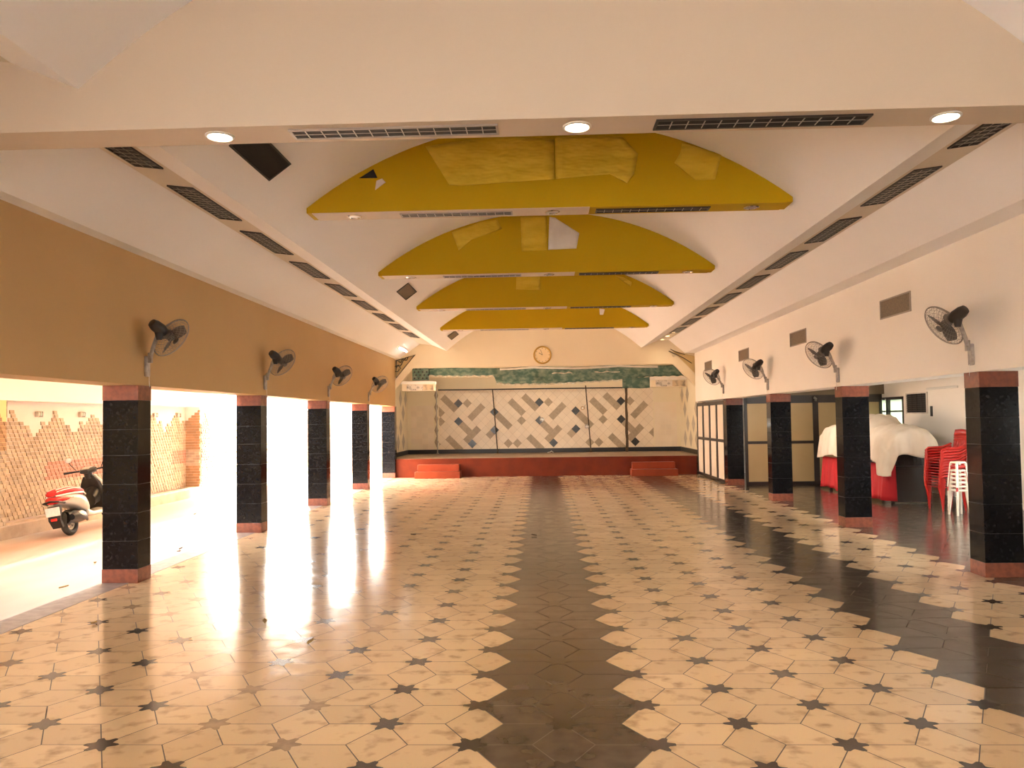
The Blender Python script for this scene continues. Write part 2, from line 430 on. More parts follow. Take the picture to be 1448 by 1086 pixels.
# bulkhead lamps and a conduit in the niche
for i, y in enumerate((13.69, 15.0, 17.9, 19.07)):
    t = thing('bulkhead_lamp', 'small rectangular bulkhead lamp on the rose wall between stone peaks, %s from the left' % ORD[i], 'wall lamp', (XN, y, 2.0), group='bulkhead lamps along the driveway wall')
    MB().box(0, .05, -.10, .10, -.05, .05).build('housing', 'metal', t, bevel=.012)
    MB().box(.04, .075, -.085, .03, -.038, .038).build('lens', 'white', t, bevel=.015)
    mb = MB()
    for q in (-.05, 0): mb.box(.07, .082, q-.004, q+.004, -.045, .045)
    mb.build('guard', 'fanbody', t)
tag(MB().tube([(XN+.012, 12.86, 2.2), (XN+.012, 12.86, 1.95), (XN+.02, 12.83, 1.93)], .008, 6).build('conduit', 'metal'), 'thin grey conduit running down the niche wall near the left pier', 'conduit')

# ------------------------------------------------------------------ granite columns
def column(x0, x1, y0, label, i):
    t = thing('granite_column', label, 'column', ((x0+x1)/2, y0+.15, 0), group='black granite columns of the colonnades')
    hw = (x1-x0)/2; hd = .15
    mb = MB(); cuts = [.157, .474, .793, 1.116, 1.446, 1.74, 2.073]
    mb.box(-hw+.004, hw-.004, -hd+.004, hd-.004, .15, 2.09, 1)
    for a, b in zip(cuts[:-1], cuts[1:]): mb.box(-hw, hw, -hd, hd, a+.0016, b-.0016, 0)
    mb.build('shaft', ['black_granite', 'joint'], t, bevel=.003)
    MB().box(-hw-.003, hw+.003, -hd-.003, hd+.003, 0, .157).build('base_band', 'red_granite', t, bevel=.003)
    MB().box(-hw-.003, hw+.003, -hd-.003, hd+.003, 2.073, ZS).build('capital_band', 'red_granite', t, bevel=.003)
wh = ['nearest', 'second', 'third', 'fourth', 'farthest']
for i, y in enumerate(COLY):
    column(XL-.41, XL, y if i < 4 else y-.05, ('black granite column with red bands on the driveway side, %s of its row' % wh[i]) + (' beside the stage' if i == 4 else ''), i)
for i, y in enumerate(COLY[:4]):
    lab = ['nearest of its row beside the stacked chairs', 'in front of the sheeted table', 'in front of the cream partition', 'at the corner of the folding panels'][i]
    column(XR, XR+.42, y-.03, 'black granite column with red bands on the right, '+lab, i)

# ------------------------------------------------------------------ vents and lamps
def vent(name, label, cat, w, l, ncross, nlong, loc, rot, group, fm='ventdark', sm='louvre', bm='duct', mode='ZYX', th=.012):
    t = thing(name, label, cat, loc, rot, group, mode)
    fw = .017; mb = MB()
    mb.box(-w/2, w/2, -l/2, -l/2+fw, -th, .004); mb.box(-w/2, w/2, l/2-fw, l/2, -th, .004)
    mb.box(-w/2, -w/2+fw, -l/2+fw, l/2-fw, -th, .004); mb.box(w/2-fw, w/2, -l/2+fw, l/2-fw, -th, .004)
    mb.build('frame', fm, t)
    MB().box(-w/2+fw, w/2-fw, -l/2+fw, l/2-fw, -.0022, .003).build('backing', bm, t, smooth=0)
    mb = MB()
    for i in range(1, ncross+1):
        y = -l/2+l*i/(ncross+1); mb.box(-w/2+fw, w/2-fw, y-.003, y+.003, -th+.001, -th+.005)
    for i in range(1, nlong+1):
        x = -w/2+w*i/(nlong+1); mb.box(x-.002, x+.002, -l/2+fw, l/2-fw, -th+.002, -th+.005)
    mb.build('louvres', sm, t, smooth=0)
    return t
R_ = math.radians
def strip_z(x): return 4.20-.05*(3.9-abs(x-CX))/.4
for side in (-1, 1):
    for i in range(9):
        yc = 6.45+1.92*i
        x = CX+side*3.68
        vent('air_vent', 'dark louvred vent in the %s ceiling channel, %s from the cross beam' % ('left' if side < 0 else 'right', ORD[i]), 'air vent', .27, 1.3, 12, 2,
             (x, yc, strip_z(x)-.002), (0, R_(7.1)*(-side), 0), 'vents in the ceiling channels')
for i, (x, l) in enumerate(((-.93, 1.36), (1.44, 1.36))):
    vent('beam_vent', '%s long louvred vent in the underside of the wide cream cross beam' % ('left' if i == 0 else 'right'), 'air vent', .17, l, 12, 1,
         (x, (BY0+BY1)/2, 3.688), (0, 0, PI/2), 'vents in the cross beam', 'ventframe' if i == 0 else 'ventdark', 'louvre', 'duct' if i == 0 else 'dark', th=.009)
for i, y in enumerate((10.82, 14.87, 18.82, 22.8)):
    vent('wall_vent', 'square dusty grille high on the right wall, %s from the left' % ['fourth', 'third', 'second', 'first'][i], 'wall grille', .265, .92, 0, 9,
         (XR-.002, y, 3.25 if i == 0 else 3.23), (0, PI/2, 0), 'grilles on the right wall', 'ventframe', 'grille', 'grille', 'XYZ')
for i, (y, sx) in enumerate(((7.18, .62), (15.1, .62), (23.1, .55))):
    x = -2.56; th = -math.asin(2.66/RV)
    vent('ceiling_grille', 'oblong grille on the left vault slope, %s from the cross beam' % ORD[i], 'ceiling grille', .28, 1.0, 0, 8,
         (x+.006*.594, y, vault(x)-.004), (0, th, 0), 'grilles in the vault', 'ventdark', 'dark' if i == 0 else 'grille', 'dark' if i == 0 else 'grille')

def downlight(label, loc, r, lit, group, power=0, soft=False):
    t = thing('downlight', label, 'downlight', loc, group=group)
    mb = MB(); k = 24; rings = []
    for rr, z in ((r*1.25, .0), (r*1.25, -.006), (r*1.05, -.012), (r, -.003)):
        rings.append([(rr*math.cos(2*PI*j/k), rr*math.sin(2*PI*j/k), z) for j in range(k)])
    mb.loft(rings, False); mb.build('rim', 'white' if lit else 'chrome', t)
    mb = MB(); mb.loft([[(r*math.cos(2*PI*j/k), r*math.sin(2*PI*j/k), -.003) for j in range(k)], [(r*.6*math.cos(2*PI*j/k), r*.6*math.sin(2*PI*j/k), -.006) for j in range(k)]])
    mb.build('lens', ('lamp_soft' if soft else 'lamp_on') if lit else 'bulb', t)
    if power:
        la = bpy.data.lights.new('downlight_bulb', 'SPOT'); la.energy = power; la.color = (1, .78, .5); la.spot_size = R_(150); la.spot_blend = .8; la.shadow_soft_size = .08
        lo = bpy.data.objects.new('downlight_bulb', la); col.objects.link(lo); lo.parent = t; lo.location = (0, 0, -.03)
    return t
for i, x in enumerate((-2.09, .26, 2.61)):
    downlight('lit round downlight under the wide cream cross beam, %s' % ['left end', 'middle', 'right end'][i], (x, (BY0+BY1)/2, 3.69), .075, True, 'lit downlights of the cross beam', 60)
for i, y in enumerate((22.3, 23.3, 24.3)):
    x = CX+3.62
    downlight('glowing downlight at the stage end of the right ceiling channel, %s from the stage wall' % ['third', 'second', 'first'][i], (x, y, strip_z(x)), .07, True, 'glowing downlights near the stage', 7, True)
# fluorescent batten on the left slope near the stage
t = thing('tube_light', 'bright fluorescent tube on the left ceiling slope near the stage', 'tube light', (-4.155, 23.55, 3.965), (0, R_(-34.7), 0))
MB().box(-.05, .05, -.6, .6, -.045, 0).build('batten', 'white', t, bevel=.005)
MB().cyl((0, -.58, -.07), (0, .58, -.07), .024, 12).build('tube', 'tube_on', t)

# ------------------------------------------------------------------ yellow arched cross beams
ZY = 4.17; DY = .32
def xa(side): return CX+side*2.735
def flap(name, poly, y, mats, parent, depth=.004, bumps=.010, seed=1, thick=.008):
    """crumpled cloth sheet cut to an outline in the x-z plane, hanging in front of the board"""
    rr = random.Random(seed); P = [Vector(p) for p in poly]
    c = sum(P, Vector((0, 0)))/len(P); mb = MB(); k = 6; rings = []
    # resample the outline
    out = []
    for i in range(len(P)):
        a, b = P[i], P[(i+1) % len(P)]; n = max(2, int((b-a).length/.07))
        out += [a+(b-a)*q/n for q in range(n)]
    ph = [rr.uniform(0, 6) for _ in range(4)]
    def yy(p): return -depth-bumps*(.5+.5*math.sin(p.x*9+p.y*4+ph[0])*math.cos(p.y*11-p.x*5+ph[1]))-bumps*.6*abs(math.sin(p.x*4-p.y*7+ph[2]))
    vs = []
    for q in range(k+1):
        s = 1-q/k*.98
        for p in out:
            w_ = c+(p-c)*s; vs.append((w_.x, y+yy(w_)*(1 if q else .8), w_.y))
    n = len(out); fs = []
    for q in range(k):
        for j in range(n): fs.append((q*n+j, q*n+(j+1) % n, (q+1)*n+(j+1) % n, (q+1)*n+j))
    fs.append(tuple(k*n+j for j in range(n)))
    mb.add(vs, fs)
    return mb.build(name, mats, parent, local=False, smooth=60, solid=thick)
arch = []
for i in range(4):
    y = 8.84+3.96*i
    lab = ['nearest and largest with crumpled cloth flaps', 'second from the front with a torn white gap', 'third from the front', 'farthest, closest to the stage'][i]
    t = thing('arched_beam', 'ochre yellow arched beam under the vault, '+lab, 'arched beam', (CX, y, ZY), group='yellow arched beams under the vault')
    xs = [xa(-1)+(xa(1)-xa(-1))*q/40 for q in range(41)]
    poly = [(xa(-1), ZY), (xa(1), ZY)]+[(x, max(vault(x)+.004, ZY+.002)) for x in xs[::-1]]
    mb = MB(); mb.prism(poly, 'Y', y, y+DY, 0)
    # the underside: cream soffit board on the left, yellow on the right
    mb.m[2] = 1
    mb.build('board', ['yellow', 'yellow'], t, local=False, smooth=0)
    MB().box(xa(-1)+.06, CX+.48, y+.002, y+DY-.002, ZY-.006, ZY).build('soffit_strip', 'beam', t, local=False, smooth=0)
    MB().box(CX+.48, xa(1)-.06, y+.002, y+DY-.002, ZY-.006, ZY).build('soffit_board', 'yellow', t, local=False, smooth=0)
    arch.append(t)
    for q, x in enumerate((-2.12, .16, 2.42)):
        downlight('unlit chrome downlight under the %s yellow arch, %s' % (['nearest', 'second', 'third', 'farthest'][i], ['left end', 'middle', 'right end'][q]), (x, y+DY/2, ZY-.006), .07, False, 'unlit downlights of the yellow arches')
    for q, x in enumerate((-.94, 1.30)):
        vent('beam_vent', '%s louvred vent under the %s yellow arch' % (['left', 'right'][q], ['nearest', 'second', 'third', 'farthest'][i]), 'air vent', .16, 1.29, 12, 1,
             (x, y+DY/2, ZY-.008), (0, 0, PI/2), 'vents under the yellow arches', 'ventframe' if q == 0 else 'ventdark', 'louvre', 'duct' if q == 0 else 'dark', th=.009)
A1, A2, A3, A4 = arch
flap('cloth_flap', [(-1.27, 4.9), (-1.0, 4.45), (-.85, 4.44), (-.46, 4.46), (.19, 4.49), (.19, 4.94), (-.4, 5.0)], 8.84, 'yellow_flap', A1, seed=1)
flap('cloth_flap', [(.2, 4.96), (.95, 4.95), (1.13, 4.75), (1.08, 4.53), (1.0, 4.42), (.81, 4.53), (.63, 4.52), (.2, 4.49)], 8.84, 'yellow_flap', A1, seed=2)
flap('cloth_flap', [(1.62, 4.86), (2.06, 4.72), (1.98, 4.44), (1.76, 4.44), (1.53, 4.64), (1.60, 4.75)], 8.84, 'yellow_flap', A1, seed=3)
flap('torn_gap', [(-2.03, 4.555), (-1.82, 4.555), (-1.865, 4.655)], 8.838, 'dark', A1, .003, .001, 4, .004)
flap('bare_patch', [(-1.845, 4.415), (-1.725, 4.50), (-1.765, 4.545), (-1.83, 4.52)], 8.836, 'dull_white', A1, .004, .004, 5, .006)
flap('cloth_flap', [(-1.42, 4.86), (-.93, 5.02), (-.67, 5.05), (-.6, 4.9), (-1.09, 4.73), (-1.31, 4.56)], 12.8, 'yellow_flap', A2, seed=6)
flap('cloth_flap', [(-.29, 5.08), (.13, 5.09), (.13, 4.53), (-.28, 4.52)], 12.8, 'yellow_flap', A2, .01, .006, 7)
flap('torn_gap', [(.18, 5.08), (.27, 5.06), (.66, 4.80), (.61, 4.55), (.15, 4.54)], 12.798, 'dull_white', A2, .002, .001, 8, .004)
flap('cloth_flap', [(-.49, 4.82), (.01, 4.82), (.01, 4.53), (-.5, 4.55)], 16.76, 'yellow_flap', A3, .006, .005, 9)
flap('cloth_flap', [(1.60, 4.80), (1.78, 4.76), (1.95, 4.65), (1.93, 4.56)], 16.76, 'yellow_flap', A3, .01, .02, 10)
flap('bare_patch', [(1.56, 4.65), (1.7, 4.63), (1.66, 4.49), (1.57, 4.49)], 20.72, 'dull_white', A4, .003, .003, 11)

# ------------------------------------------------------------------ wall fans
def fan_proto(side):
    """side -1: left wall, +1: right wall.  Origin on the wall, at bracket centre."""
    t = thing('wall_fan', 'x', 'wall fan', group='wall fans of the hall')
    s = -side                                # direction into the room
    MB().box(min(0, s*.035), max(0, s*.035), -.045, .045, -.12, .12).build('wall_plate', 'fanarm', t, bevel=.012)
    mb = MB(); mb.box(min(s*.03, s*.075), max(s*.03, s*.075), -.022, .022, .04, .16)
    mb.build('hinge', 'metal', t, bevel=.006)
    head = Vector((s*.25, -.19, .42)); nrm = Vector((s*.36, .80, -.47)).normalized()
    mb = MB(); mb.tube([(s*.055, 0, .10), (s*.10, -.04, .20), (s*.18, -.12, .30), tuple(head+Vector((0, 0, -.05)))], [.022, .022, .024, .03], 10)
    mb.build('arm', 'fanarm', t)
    MB().tube([(s*.04, .0, -.11), (s*.04, .0, -.16), (s*.045, .0, -.24)], .003, 5).build('pull_cord', 'white', t)
    q = nrm.to_track_quat('Z', 'Y'); Mx = Matrix.Translation(head) @ q.to_matrix().to_4x4()
    def T(mb): mb.v = [tuple(Mx @ Vector(v)) for v in mb.v]; return mb
    mb = MB(); k = 20; rings = []
    for z, r in ((-.115, .028), (-.11, .05), (-.06, .066), (.02, .070), (.07, .058), (.09, .045)):
        rings.append([(r*math.cos(2*PI*j/k), r*math.sin(2*PI*j/k), z) for j in range(k)])
    mb.loft(rings); T(mb).build('motor_housing', 'fanbody', t)
    mb = MB(); mb.tube([(0, 0, -.02), (0, .01, -.0)], .02, 8)
    # neck below the motor
    zl = q.inverted() @ Vector((0, 0, -1))
    mb = MB(); mb.tube([tuple(zl*.03), tuple(zl*.13)], [.055, .03], 12); T(mb).build('neck', 'fanbody', t)
    RG = .25
    mb = MB()
    for r, z in ((RG, .19), (RG-.004, .20)): mb.tube([(r*math.cos(2*PI*j/48), r*math.sin(2*PI*j/48), z) for j in range(48)], .0065 if z < .195 else .004, 6, True)
    T(mb).build('guard_rim', 'fanwire', t)
    def guard(z0, z1, name):
        mb = MB()
        for r in (.08, .115, .15, .185, .22):
            zz = z0+(z1-z0)*(r/RG)**2.2
            mb.tube([(r*math.cos(2*PI*j/32), r*math.sin(2*PI*j/32), zz) for j in range(32)], .0018, 3, True)
        for j in range(36):
            a = 2*PI*j/36; pts = []
            for r in (.055, .12, .19, .235, RG):
                pts.append((r*math.cos(a), r*math.sin(a), z0+(z1-z0)*(r/RG)**2.2))
            mb.tube(pts, .0017, 3)
        T(mb).build(name, 'fanwire', t)
    guard(.085, .19, 'rear_guard'); guard(.265, .195, 'front_guard')
    for b in range(3):
        mb = MB(); a0 = 2*PI*b/3+.3
        def fn(u, v):
            r = .045+.165*u; wdt = (.35+.65*math.sin(PI*min(1, .15+u*.75)))*.085
            a = a0+(v-.5)*2*wdt/r*.9+.25*u
            return (r*math.cos(a), r*math.sin(a), .185+(v-.5)*.05)
        mb.grid(6, 6, fn); T(mb).build('blade', 'fanblade', t, solid=.003)
    mb = MB(); k = 16
    mb.loft([[(r*math.cos(2*PI*j/k), r*math.sin(2*PI*j/k), z) for j in range(k)] for z, r in ((.14, .05), (.20, .05), (.215, .035))])
    T(mb).build('hub', 'fanblade', t)
    mb = MB(); mb.loft([[(r*math.cos(2*PI*j/k), r*math.sin(2*PI*j/k), z) for j in range(k)] for z, r in ((.262, .042), (.272, .042), (.276, .03))])
    T(mb).build('badge', 'metal', t)
    return t
FL = [(9.05, 2.47), (13.0, 2.46), (16.93, 2.45), (20.9, 2.44)]
FR = [(8.95, 2.44), (12.92, 2.43), (16.88, 2.45), (20.95, 2.50)]
for side, lst in ((-1, FL), (1, FR)):
    for i, (y, z) in enumerate(lst):
        t = fan_proto(side) if i == 0 else dup(src)
        if i == 0: src = t
        t.location = (XL if side < 0 else XR, y, z)
        t['label'] = 'black and grey wall fan on the %s wall, above the %s column' % (('shaded left' if side < 0 else 'cream right'), ['nearest', 'second', 'third', 'fourth'][i])

# ------------------------------------------------------------------ stage
ZST = .575
t = thing('stage', 'long low red cement stage across the end of the hall', 'stage', (CX, Y1, 0))
MB().box(XL+.006, XR, Y1, Y1+.12, 0, ZST-.03).build('riser', 'red_stage', t, local=False, smooth=0)
mb = MB(); mb.box(XL+.006, XR, Y1-.02, Y1+.2, ZST-.03, ZST)
mb.build('nosing', 'red_stage', t, local=False, bevel=.006)
MB().box(-4.84, 4.96, Y1+.2, 28.49, .3, ZST).build('deck', 'stage_floor', t, local=False, smooth=0)
for x, lab in ((-3.22, 'left'), (3.42, 'right')):
    t = thing('stage_steps', 'two tier red cement steps at the %s end of the stage' % lab, 'steps', (x, Y1-.3, 0), group='steps up to the stage')
    MB().box(-.70, .70, -.28, .279, 0, .205).build('lower_step', 'red_step', t, bevel=.008)
    MB().box(-.65, .65, 0, .279, .205, .41).build('upper_step', 'red_step', t, bevel=.008)
YB = 28.5
struct('wall_stage', MB().box(-4.95, 5.1, YB, YB+.15, 0, 4.0), 'gable', smooth=0)
struct('wall_stage_left', MB().box(-5.0, -4.85, Y1+.16, YB, 0, 4.0), 'gable', smooth=0)
struct('wall_stage_right', MB().box(4.97, 5.1, Y1+.16, YB, 0, 4.0), 'gable', smooth=0)
struct('ceiling_stage', MB().box(-5.0, 5.1, Y1+.16, YB+.15, 4.0, 4.1), 'gable', smooth=0)
mb = MB(); mb.box(-4.85, 4.97, YB-.02, YB, ZST, ZST+.15); mb.box(-4.85, -4.83, Y1+.2, YB-.02, ZST, ZST+.15); mb.box(4.95, 4.97, Y1+.2, YB-.02, ZST, ZST+.15)
struct('baseboard_stage', mb, 'black', smooth=0)
# diamond tiling of the back wall
dd = .325; hd = dd/2; ax_, az_ = -.07, 2.38
tan = {(-3, -1), (-2, 0), (-1, 1), (-6, 0), (-5, 1), (-4, 2), (-9, 3), (-8, 4), (-7, 5), (-4, 4), (2, 0), (5, 1), (4, 2), (3, 3), (1, 5), (2, 6), (4, 6), (3, 7), (2, 8), (-2, 8), (-1, 9), (-7, 9), (-5, 9), (7, 7), (0, 10)}
drk = {(0, 0), (-10, 2), (-10, 6), (0, 4), (3, 9)}
def wrap(i, j):
    q = i
    while q > 7: q -= 18
    while q < -10: q += 18
    return q, j
mb = MB(); x0_, x1_, z0_, z1_ = -3.70, 4.0, ZST+.15, 2.86
mb.box(x0_, x1_, YB-.008, YB, z0_, z1_, 3)
def clip2(poly, x0, x1, z0, z1):
    for ax, lim, sg in ((0, x0, 1), (0, x1, -1), (1, z0, 1), (1, z1, -1)):
        out = []
        for i in range(len(poly)):
            a, b = poly[i-1], poly[i]; da, db = (a[ax]-lim)*sg, (b[ax]-lim)*sg
            if (da >= 0) != (db >= 0): out.append(a+(b-a)*(da/(da-db)))
            if db >= 0: out.append(b)
        poly = out
        if len(poly) < 3: return None
    return poly
for i in range(-30, 30):
    for j in range(-6, 16):
        if (i+j) % 2: continue
        c = Vector((ax_+i*hd, az_-j*hd)); g = hd-.004
        p = clip2([c+Vector((g, 0)), c+Vector((0, g)), c+Vector((-g, 0)), c+Vector((0, -g))], x0_, x1_, z0_, z1_)
        if not p: continue
        k_ = wrap(i, j); mm_ = 2 if k_ in drk else (1 if k_ in tan else 0)
        mb.add([(q.x, YB-.010, q.y) for q in p], [tuple(range(len(p)))], mm_)
# plain square tiling left and right of it, narrow diamond borders
for a, b in ((-4.72, -3.90), (4.04, 4.84)):
    nx = max(1, round((b-a)/.2)); wq = (b-a)/nx
    for i in range(nx):
        z = z0_
        while z < 2.3:
            mb.box(a+i*wq+.003, a+(i+1)*wq-.003, YB-.007, YB, z+.003, min(z+.2, 2.32)-.003, 0); z += .2
for xx in (-3.80,):
    for q in range(5):
        zc = 1.0+.42*q; mb.add([(xx, YB-.006, zc+.2), (xx-.075, YB-.006, zc), (xx, YB-.006, zc-.2), (xx+.075, YB-.006, zc)], [(0, 1, 2, 3)], 1)
for xx, sg in ((-4.846, 1), (4.966, -1)):
    for q in range(4):
        for r_ in range(3):
            yc = 25.6+1.0*r_+.5*(q % 2); zc = 1.05+.5*q
            if (q+r_) % 4 == 3: continue
            mb.add([(xx, yc, zc+.3), (xx, yc-.3, zc), (xx, yc, zc-.3), (xx, yc+.3, zc)], [(0, 1, 2, 3)], 1)
struct('trim_7', mb, ['wtile', 'wtan', 'wdark', 'wgrout'], smooth=0)

# pole frame of the stage
t = thing('backdrop_frame', 'thin metal backdrop frame standing against the tiled stage wall', 'frame', (0, 28.3, ZST))
MB().tube([(-3.7, 28.3, 2.87), (-1.74, 28.3, 2.86), (0, 28.3, 2.86), (3.1, 28.3, 2.85)], .022, 8).build('rail', 'black', t, local=False)
for a, b, nm in (((-1.74, 2.87), (-1.585, ZST), 'rope'), ((1.59, 2.95), (1.745, ZST), 'rope'), ((-3.77, 3.0), (-3.74, ZST), 'metal')):
    mb = MB(); mb.tube([(a[0], 28.3, a[1]), (b[0], 28.3, b[1]+.02)], .02, 8); mb.cyl((b[0], 28.3, ZST+.03), (b[0], 28.3, ZST), .05, 12)
    mb.build('pole', nm, t, local=False)
mb = MB(); mb.tube([(3.02+.01*math.sin(q*1.7), 28.25, 2.83-(2.83-ZST)*q/10) for q in range(11)], [.05, .042, .048, .04, .05, .042, .048, .052, .045, .05, .05], 10)
tag(mb.build('rope_post', 'rope'), 'thick brown rope bound post right of the stage backdrop', 'post')
for i, (x, z) in enumerate(((1.50, 2.14), (1.60, 1.49), (-.02, 1.76))):
    t = thing('stage_spotlight', ['upper chrome spotlight clamped to the right backdrop pole', 'lower chrome spotlight clamped to the right backdrop pole', 'small chrome spotlight hanging at the middle of the tiled wall'][i], 'spotlight', (x, 28.2, z), (0, 0, .3*(i-1)), 'chrome spotlights on the stage')
    mb = MB(); k = 14; mb.loft([[(r*math.cos(2*PI*j/k), -y, r*math.sin(2*PI*j/k)) for j in range(k)] for y, r in ((-.06, .03), (0, .06), (.12, .075), (.14, .075))])
    mb.build('shade', 'chrome', t)
    mb = MB(); mb.tube([(0, .03, 0), (.02, .09, .05), (.03, .12 if i < 2 else .28, .12)], .012, 6); mb.build('clamp_arm', 'metal', t)
    MB().ball((0, -.12, 0), .045, .03, .045).build('lens', 'white', t)
tag(MB().tube([(.20, 28.1, ZST+.015), (.28, 28.0, ZST+.03), (.34, 28.15, ZST+.06), (.40, 28.1, ZST+.015)], .015, 6).build('cable_scrap', 'white'), 'small white cable scrap lying on the stage floor at the tiled wall', 'scrap')

# torn green pelmet under the gable
t = thing('stage_pelmet', 'torn green marbled cloth pelmet hanging over the stage opening', 'pelmet', (CX, Y1+.3, 3.4))
bot = [(-3.56, 3.23), (-2.8, 3.2), (-1.475, 3.19), (-1.44, 2.96), (-.96, 2.91), (.33, 2.91), (1.0, 2.93), (1.56, 2.96), (2.56, 3.0), (3.42, 3.07), (4.65, 3.08)]
def lerp(tb, x):
    if x <= tb[0][0]: return tb[0][1]
    for (a, b), (c, d) in zip(tb[:-1], tb[1:]):
        if x <= c: return b+(d-b)*(x-a)/(c-a)
    return tb[-1][1]
def wav(x): return .035*math.sin(x*4.2)+.02*math.sin(x*9.7+1)
top = lambda x: 3.47-.05*abs(math.sin(x*1.15+.3))
def pel(u, v):
    x = -3.58+(4.68+3.58)*u; zb = lerp(bot, x)+.012*math.sin(x*23)
    return (x, Y1+.32+wav(x)*(1-v*.6), zb+(top(x)-zb)*v)
MB().grid(160, 6, pel).build('cloth', 'greenm', t, local=False, smooth=60, solid=.008)
def torn(u, v):
    x = -3.58+(2.55+3.58)*u; zb = lerp(bot, x)+.012*math.sin(x*23)-.045-.02*abs(math.sin(x*14))
    return (x, Y1+.325+wav(x), zb+(.045+.01*math.sin(x*31))*v+.01)
MB().grid(160, 1, torn).build('torn_edge', 'torn', t, local=False, smooth=60, solid=.006)
def fold(u, v):
    x = -1.3+5.0*u; a = v*PI
    return (x, Y1+.29-.025*math.sin(a), 3.42-.045*abs(math.sin(x*1.15+.3))-.03*math.cos(a))
MB().grid(80, 6, fold).build('rolled_top', 'dull_white', t, local=False, smooth=60, solid=.006)
MB().grid(20, 6, lambda u, v: (2.57+.86*u, Y1+.26+.02*math.sin(u*9), 2.71+.34*v+.01*math.sin(u*7))).build('loose_patch', 'greenm', t, local=False, smooth=60, solid=.008)
def strand(x0, x1, z, seed):
    rr = random.Random(seed)
    return MB().grid(30, 1, lambda u, v: (x0+(x1-x0)*u, Y1+.24+.01*math.sin(u*20), z+.012*math.sin(u*11+seed)+(.03+.012*math.sin(u*17))*v))
strand(1.7, 2.5, 3.22, 2).build('torn_strand', 'torn', t, local=False, solid=.005)
strand(.35, 1.0, 3.21, 5).build('torn_strand', 'torn', t, local=False, solid=.005)
# spotted tile sample left and the two white ledges
mb = MB(); mb.box(-4.09, -3.57, Y1+.24, Y1+.27, 3.06, 3.47, 0)
for q in range(14):
    mb.box(0, 0, 0, 0, 0, 0) if False else None
    xx = -4.02+.13*(q % 4)+.05*((q//4) % 2); zz = 3.13+.1*(q//4)
    mb.add([(xx+.03*math.cos(2*PI*j/8), Y1+.239, zz+.03*math.sin(2*PI*j/8)) for j in range(8)], [tuple(range(8))], 1)
tag(mb.build('spotted_panel', ['greenm', 'wdark'], smooth=0), 'spotted green panel above the left white ledge of the stage', 'panel')
for i, (a, b, za, zb) in enumerate(((-4.45, -3.37, 2.945, 3.035), (3.43, 4.6, 2.95, 3.06))):
    t = thing('ledge', 'white ledge jutting under the green pelmet at the %s side' % ['left', 'right'][i], 'ledge', ((a+b)/2, Y1+.35, za), group='white ledges beside the stage')
    mb = MB(); mb.box(a, b, Y1+.165, Y1+.6, za, zb); mb.build('shelf', 'dull_white' if i else 'white', t, local=False, bevel=.006)
    mb = MB(); mb.box(a+.03, b-.02, Y1+.22, Y1+.6, za-.21, za, 0)
    mb.box(a+.18, a+.70, Y1+.214, Y1+.22, za-.20, za-.01, 1); mb.box(a+.70, b-.06, Y1+.214, Y1+.22, za-.2, za-.02, 2)
    mb.build('apron', ['gable', 'spotty', 'smudge'], t, local=False, smooth=0)
# iron scroll grille in the left triangular hole and debris in the right one
t = thing('iron_grille', 'dark iron scroll grille in the triangular hole left of the gable', 'grille', (-4.35, Y1+.06, 3.5))
mb = MB(); tri = [(-4.57, 3.69), (-3.98, 3.855), (-4.57, 3.13)]
mb.tube([(x, Y1+.06, z) for x, z in tri], .022, 6, True); mb.build('edge_bar', 'frame', t, local=False)
mb = MB()
mb.tube([(-4.57+.4*q/12, Y1+.06, 3.45+.36*q/12+.05*math.sin(q*1.1)) for q in range(13)], .014, 6)
mb.tube([(-4.5+.3*q/12, Y1+.06, 3.62+.18*q/12+.04*math.sin(q*1.3+1)) for q in range(13)], .014, 6)
mb.tube([(-4.55+.12*math.cos(q*.5)*(1-q/30), Y1+.06, 3.42+.12*math.sin(q*.5)*(1-q/30)) for q in range(14)], .012, 6)
mb.build('scrolls', 'frame', t, local=False)
t = thing('dried_garland', 'broken dried garland strands in the corner right of the gable', 'garland', (4.5, Y1-.02, 3.6))
mb = MB(); mb.tube([(4.0, Y1-.02, 3.84), (4.2, Y1-.03, 3.74), (4.45, Y1-.03, 3.62), (4.7, Y1-.02, 3.45)], .014, 6)
mb.tube([(4.05, Y1-.02, 3.90), (4.25, Y1-.03, 3.80), (4.5, Y1-.02, 3.72)], .01, 6); mb.build('strand', 'rope', t, local=False)
MB().tube([(4.2, Y1-.02, 3.74), (4.16, Y1-.03, 3.66), (4.1, Y1-.02, 3.70)], .009, 6).build('twig', 'torn', t, local=False)
mb = MB(); mb.prism([(-4.78, 3.78), (-3.86, 3.93), (-4.78, 2.98)], 'Y', Y1+.12, Y1+.15); mb.prism([(4.0, 3.93), (4.96, 3.76), (4.96, 2.98)], 'Y', Y1+.12, Y1+.15)
struct('trim_8', mb, 'pierpaint', smooth=0)
# unseen tubes added behind the pelmet to brighten the stage
for i, x in enumerate((-2.6, 0.1, 2.8)):
    t = thing('tube_light', 'added unseen fill tube behind the green pelmet, %s' % ['left', 'middle', 'right'][i], 'tube light', (x, Y1+.9, 4.0), group='added fill tubes behind the pelmet')
    MB().box(-.62, .62, -.05, .05, -.05, 0).build('batten', 'white', t, bevel=.005)
    MB().cyl((-.58, 0, -.08), (.58, 0, -.08), .02, 12).build('tube', 'tube_on', t)
    la = bpy.data.lights.new('added_fill_glow', 'AREA'); la.shape = 'RECTANGLE'; la.size = 1.2; la.size_y = .08; la.energy = 16; la.color = (1, .86, .66)
    lo = bpy.data.objects.new('added_fill_glow', la); col.objects.link(lo); lo.parent = t; lo.location = (0, 0, -.11)
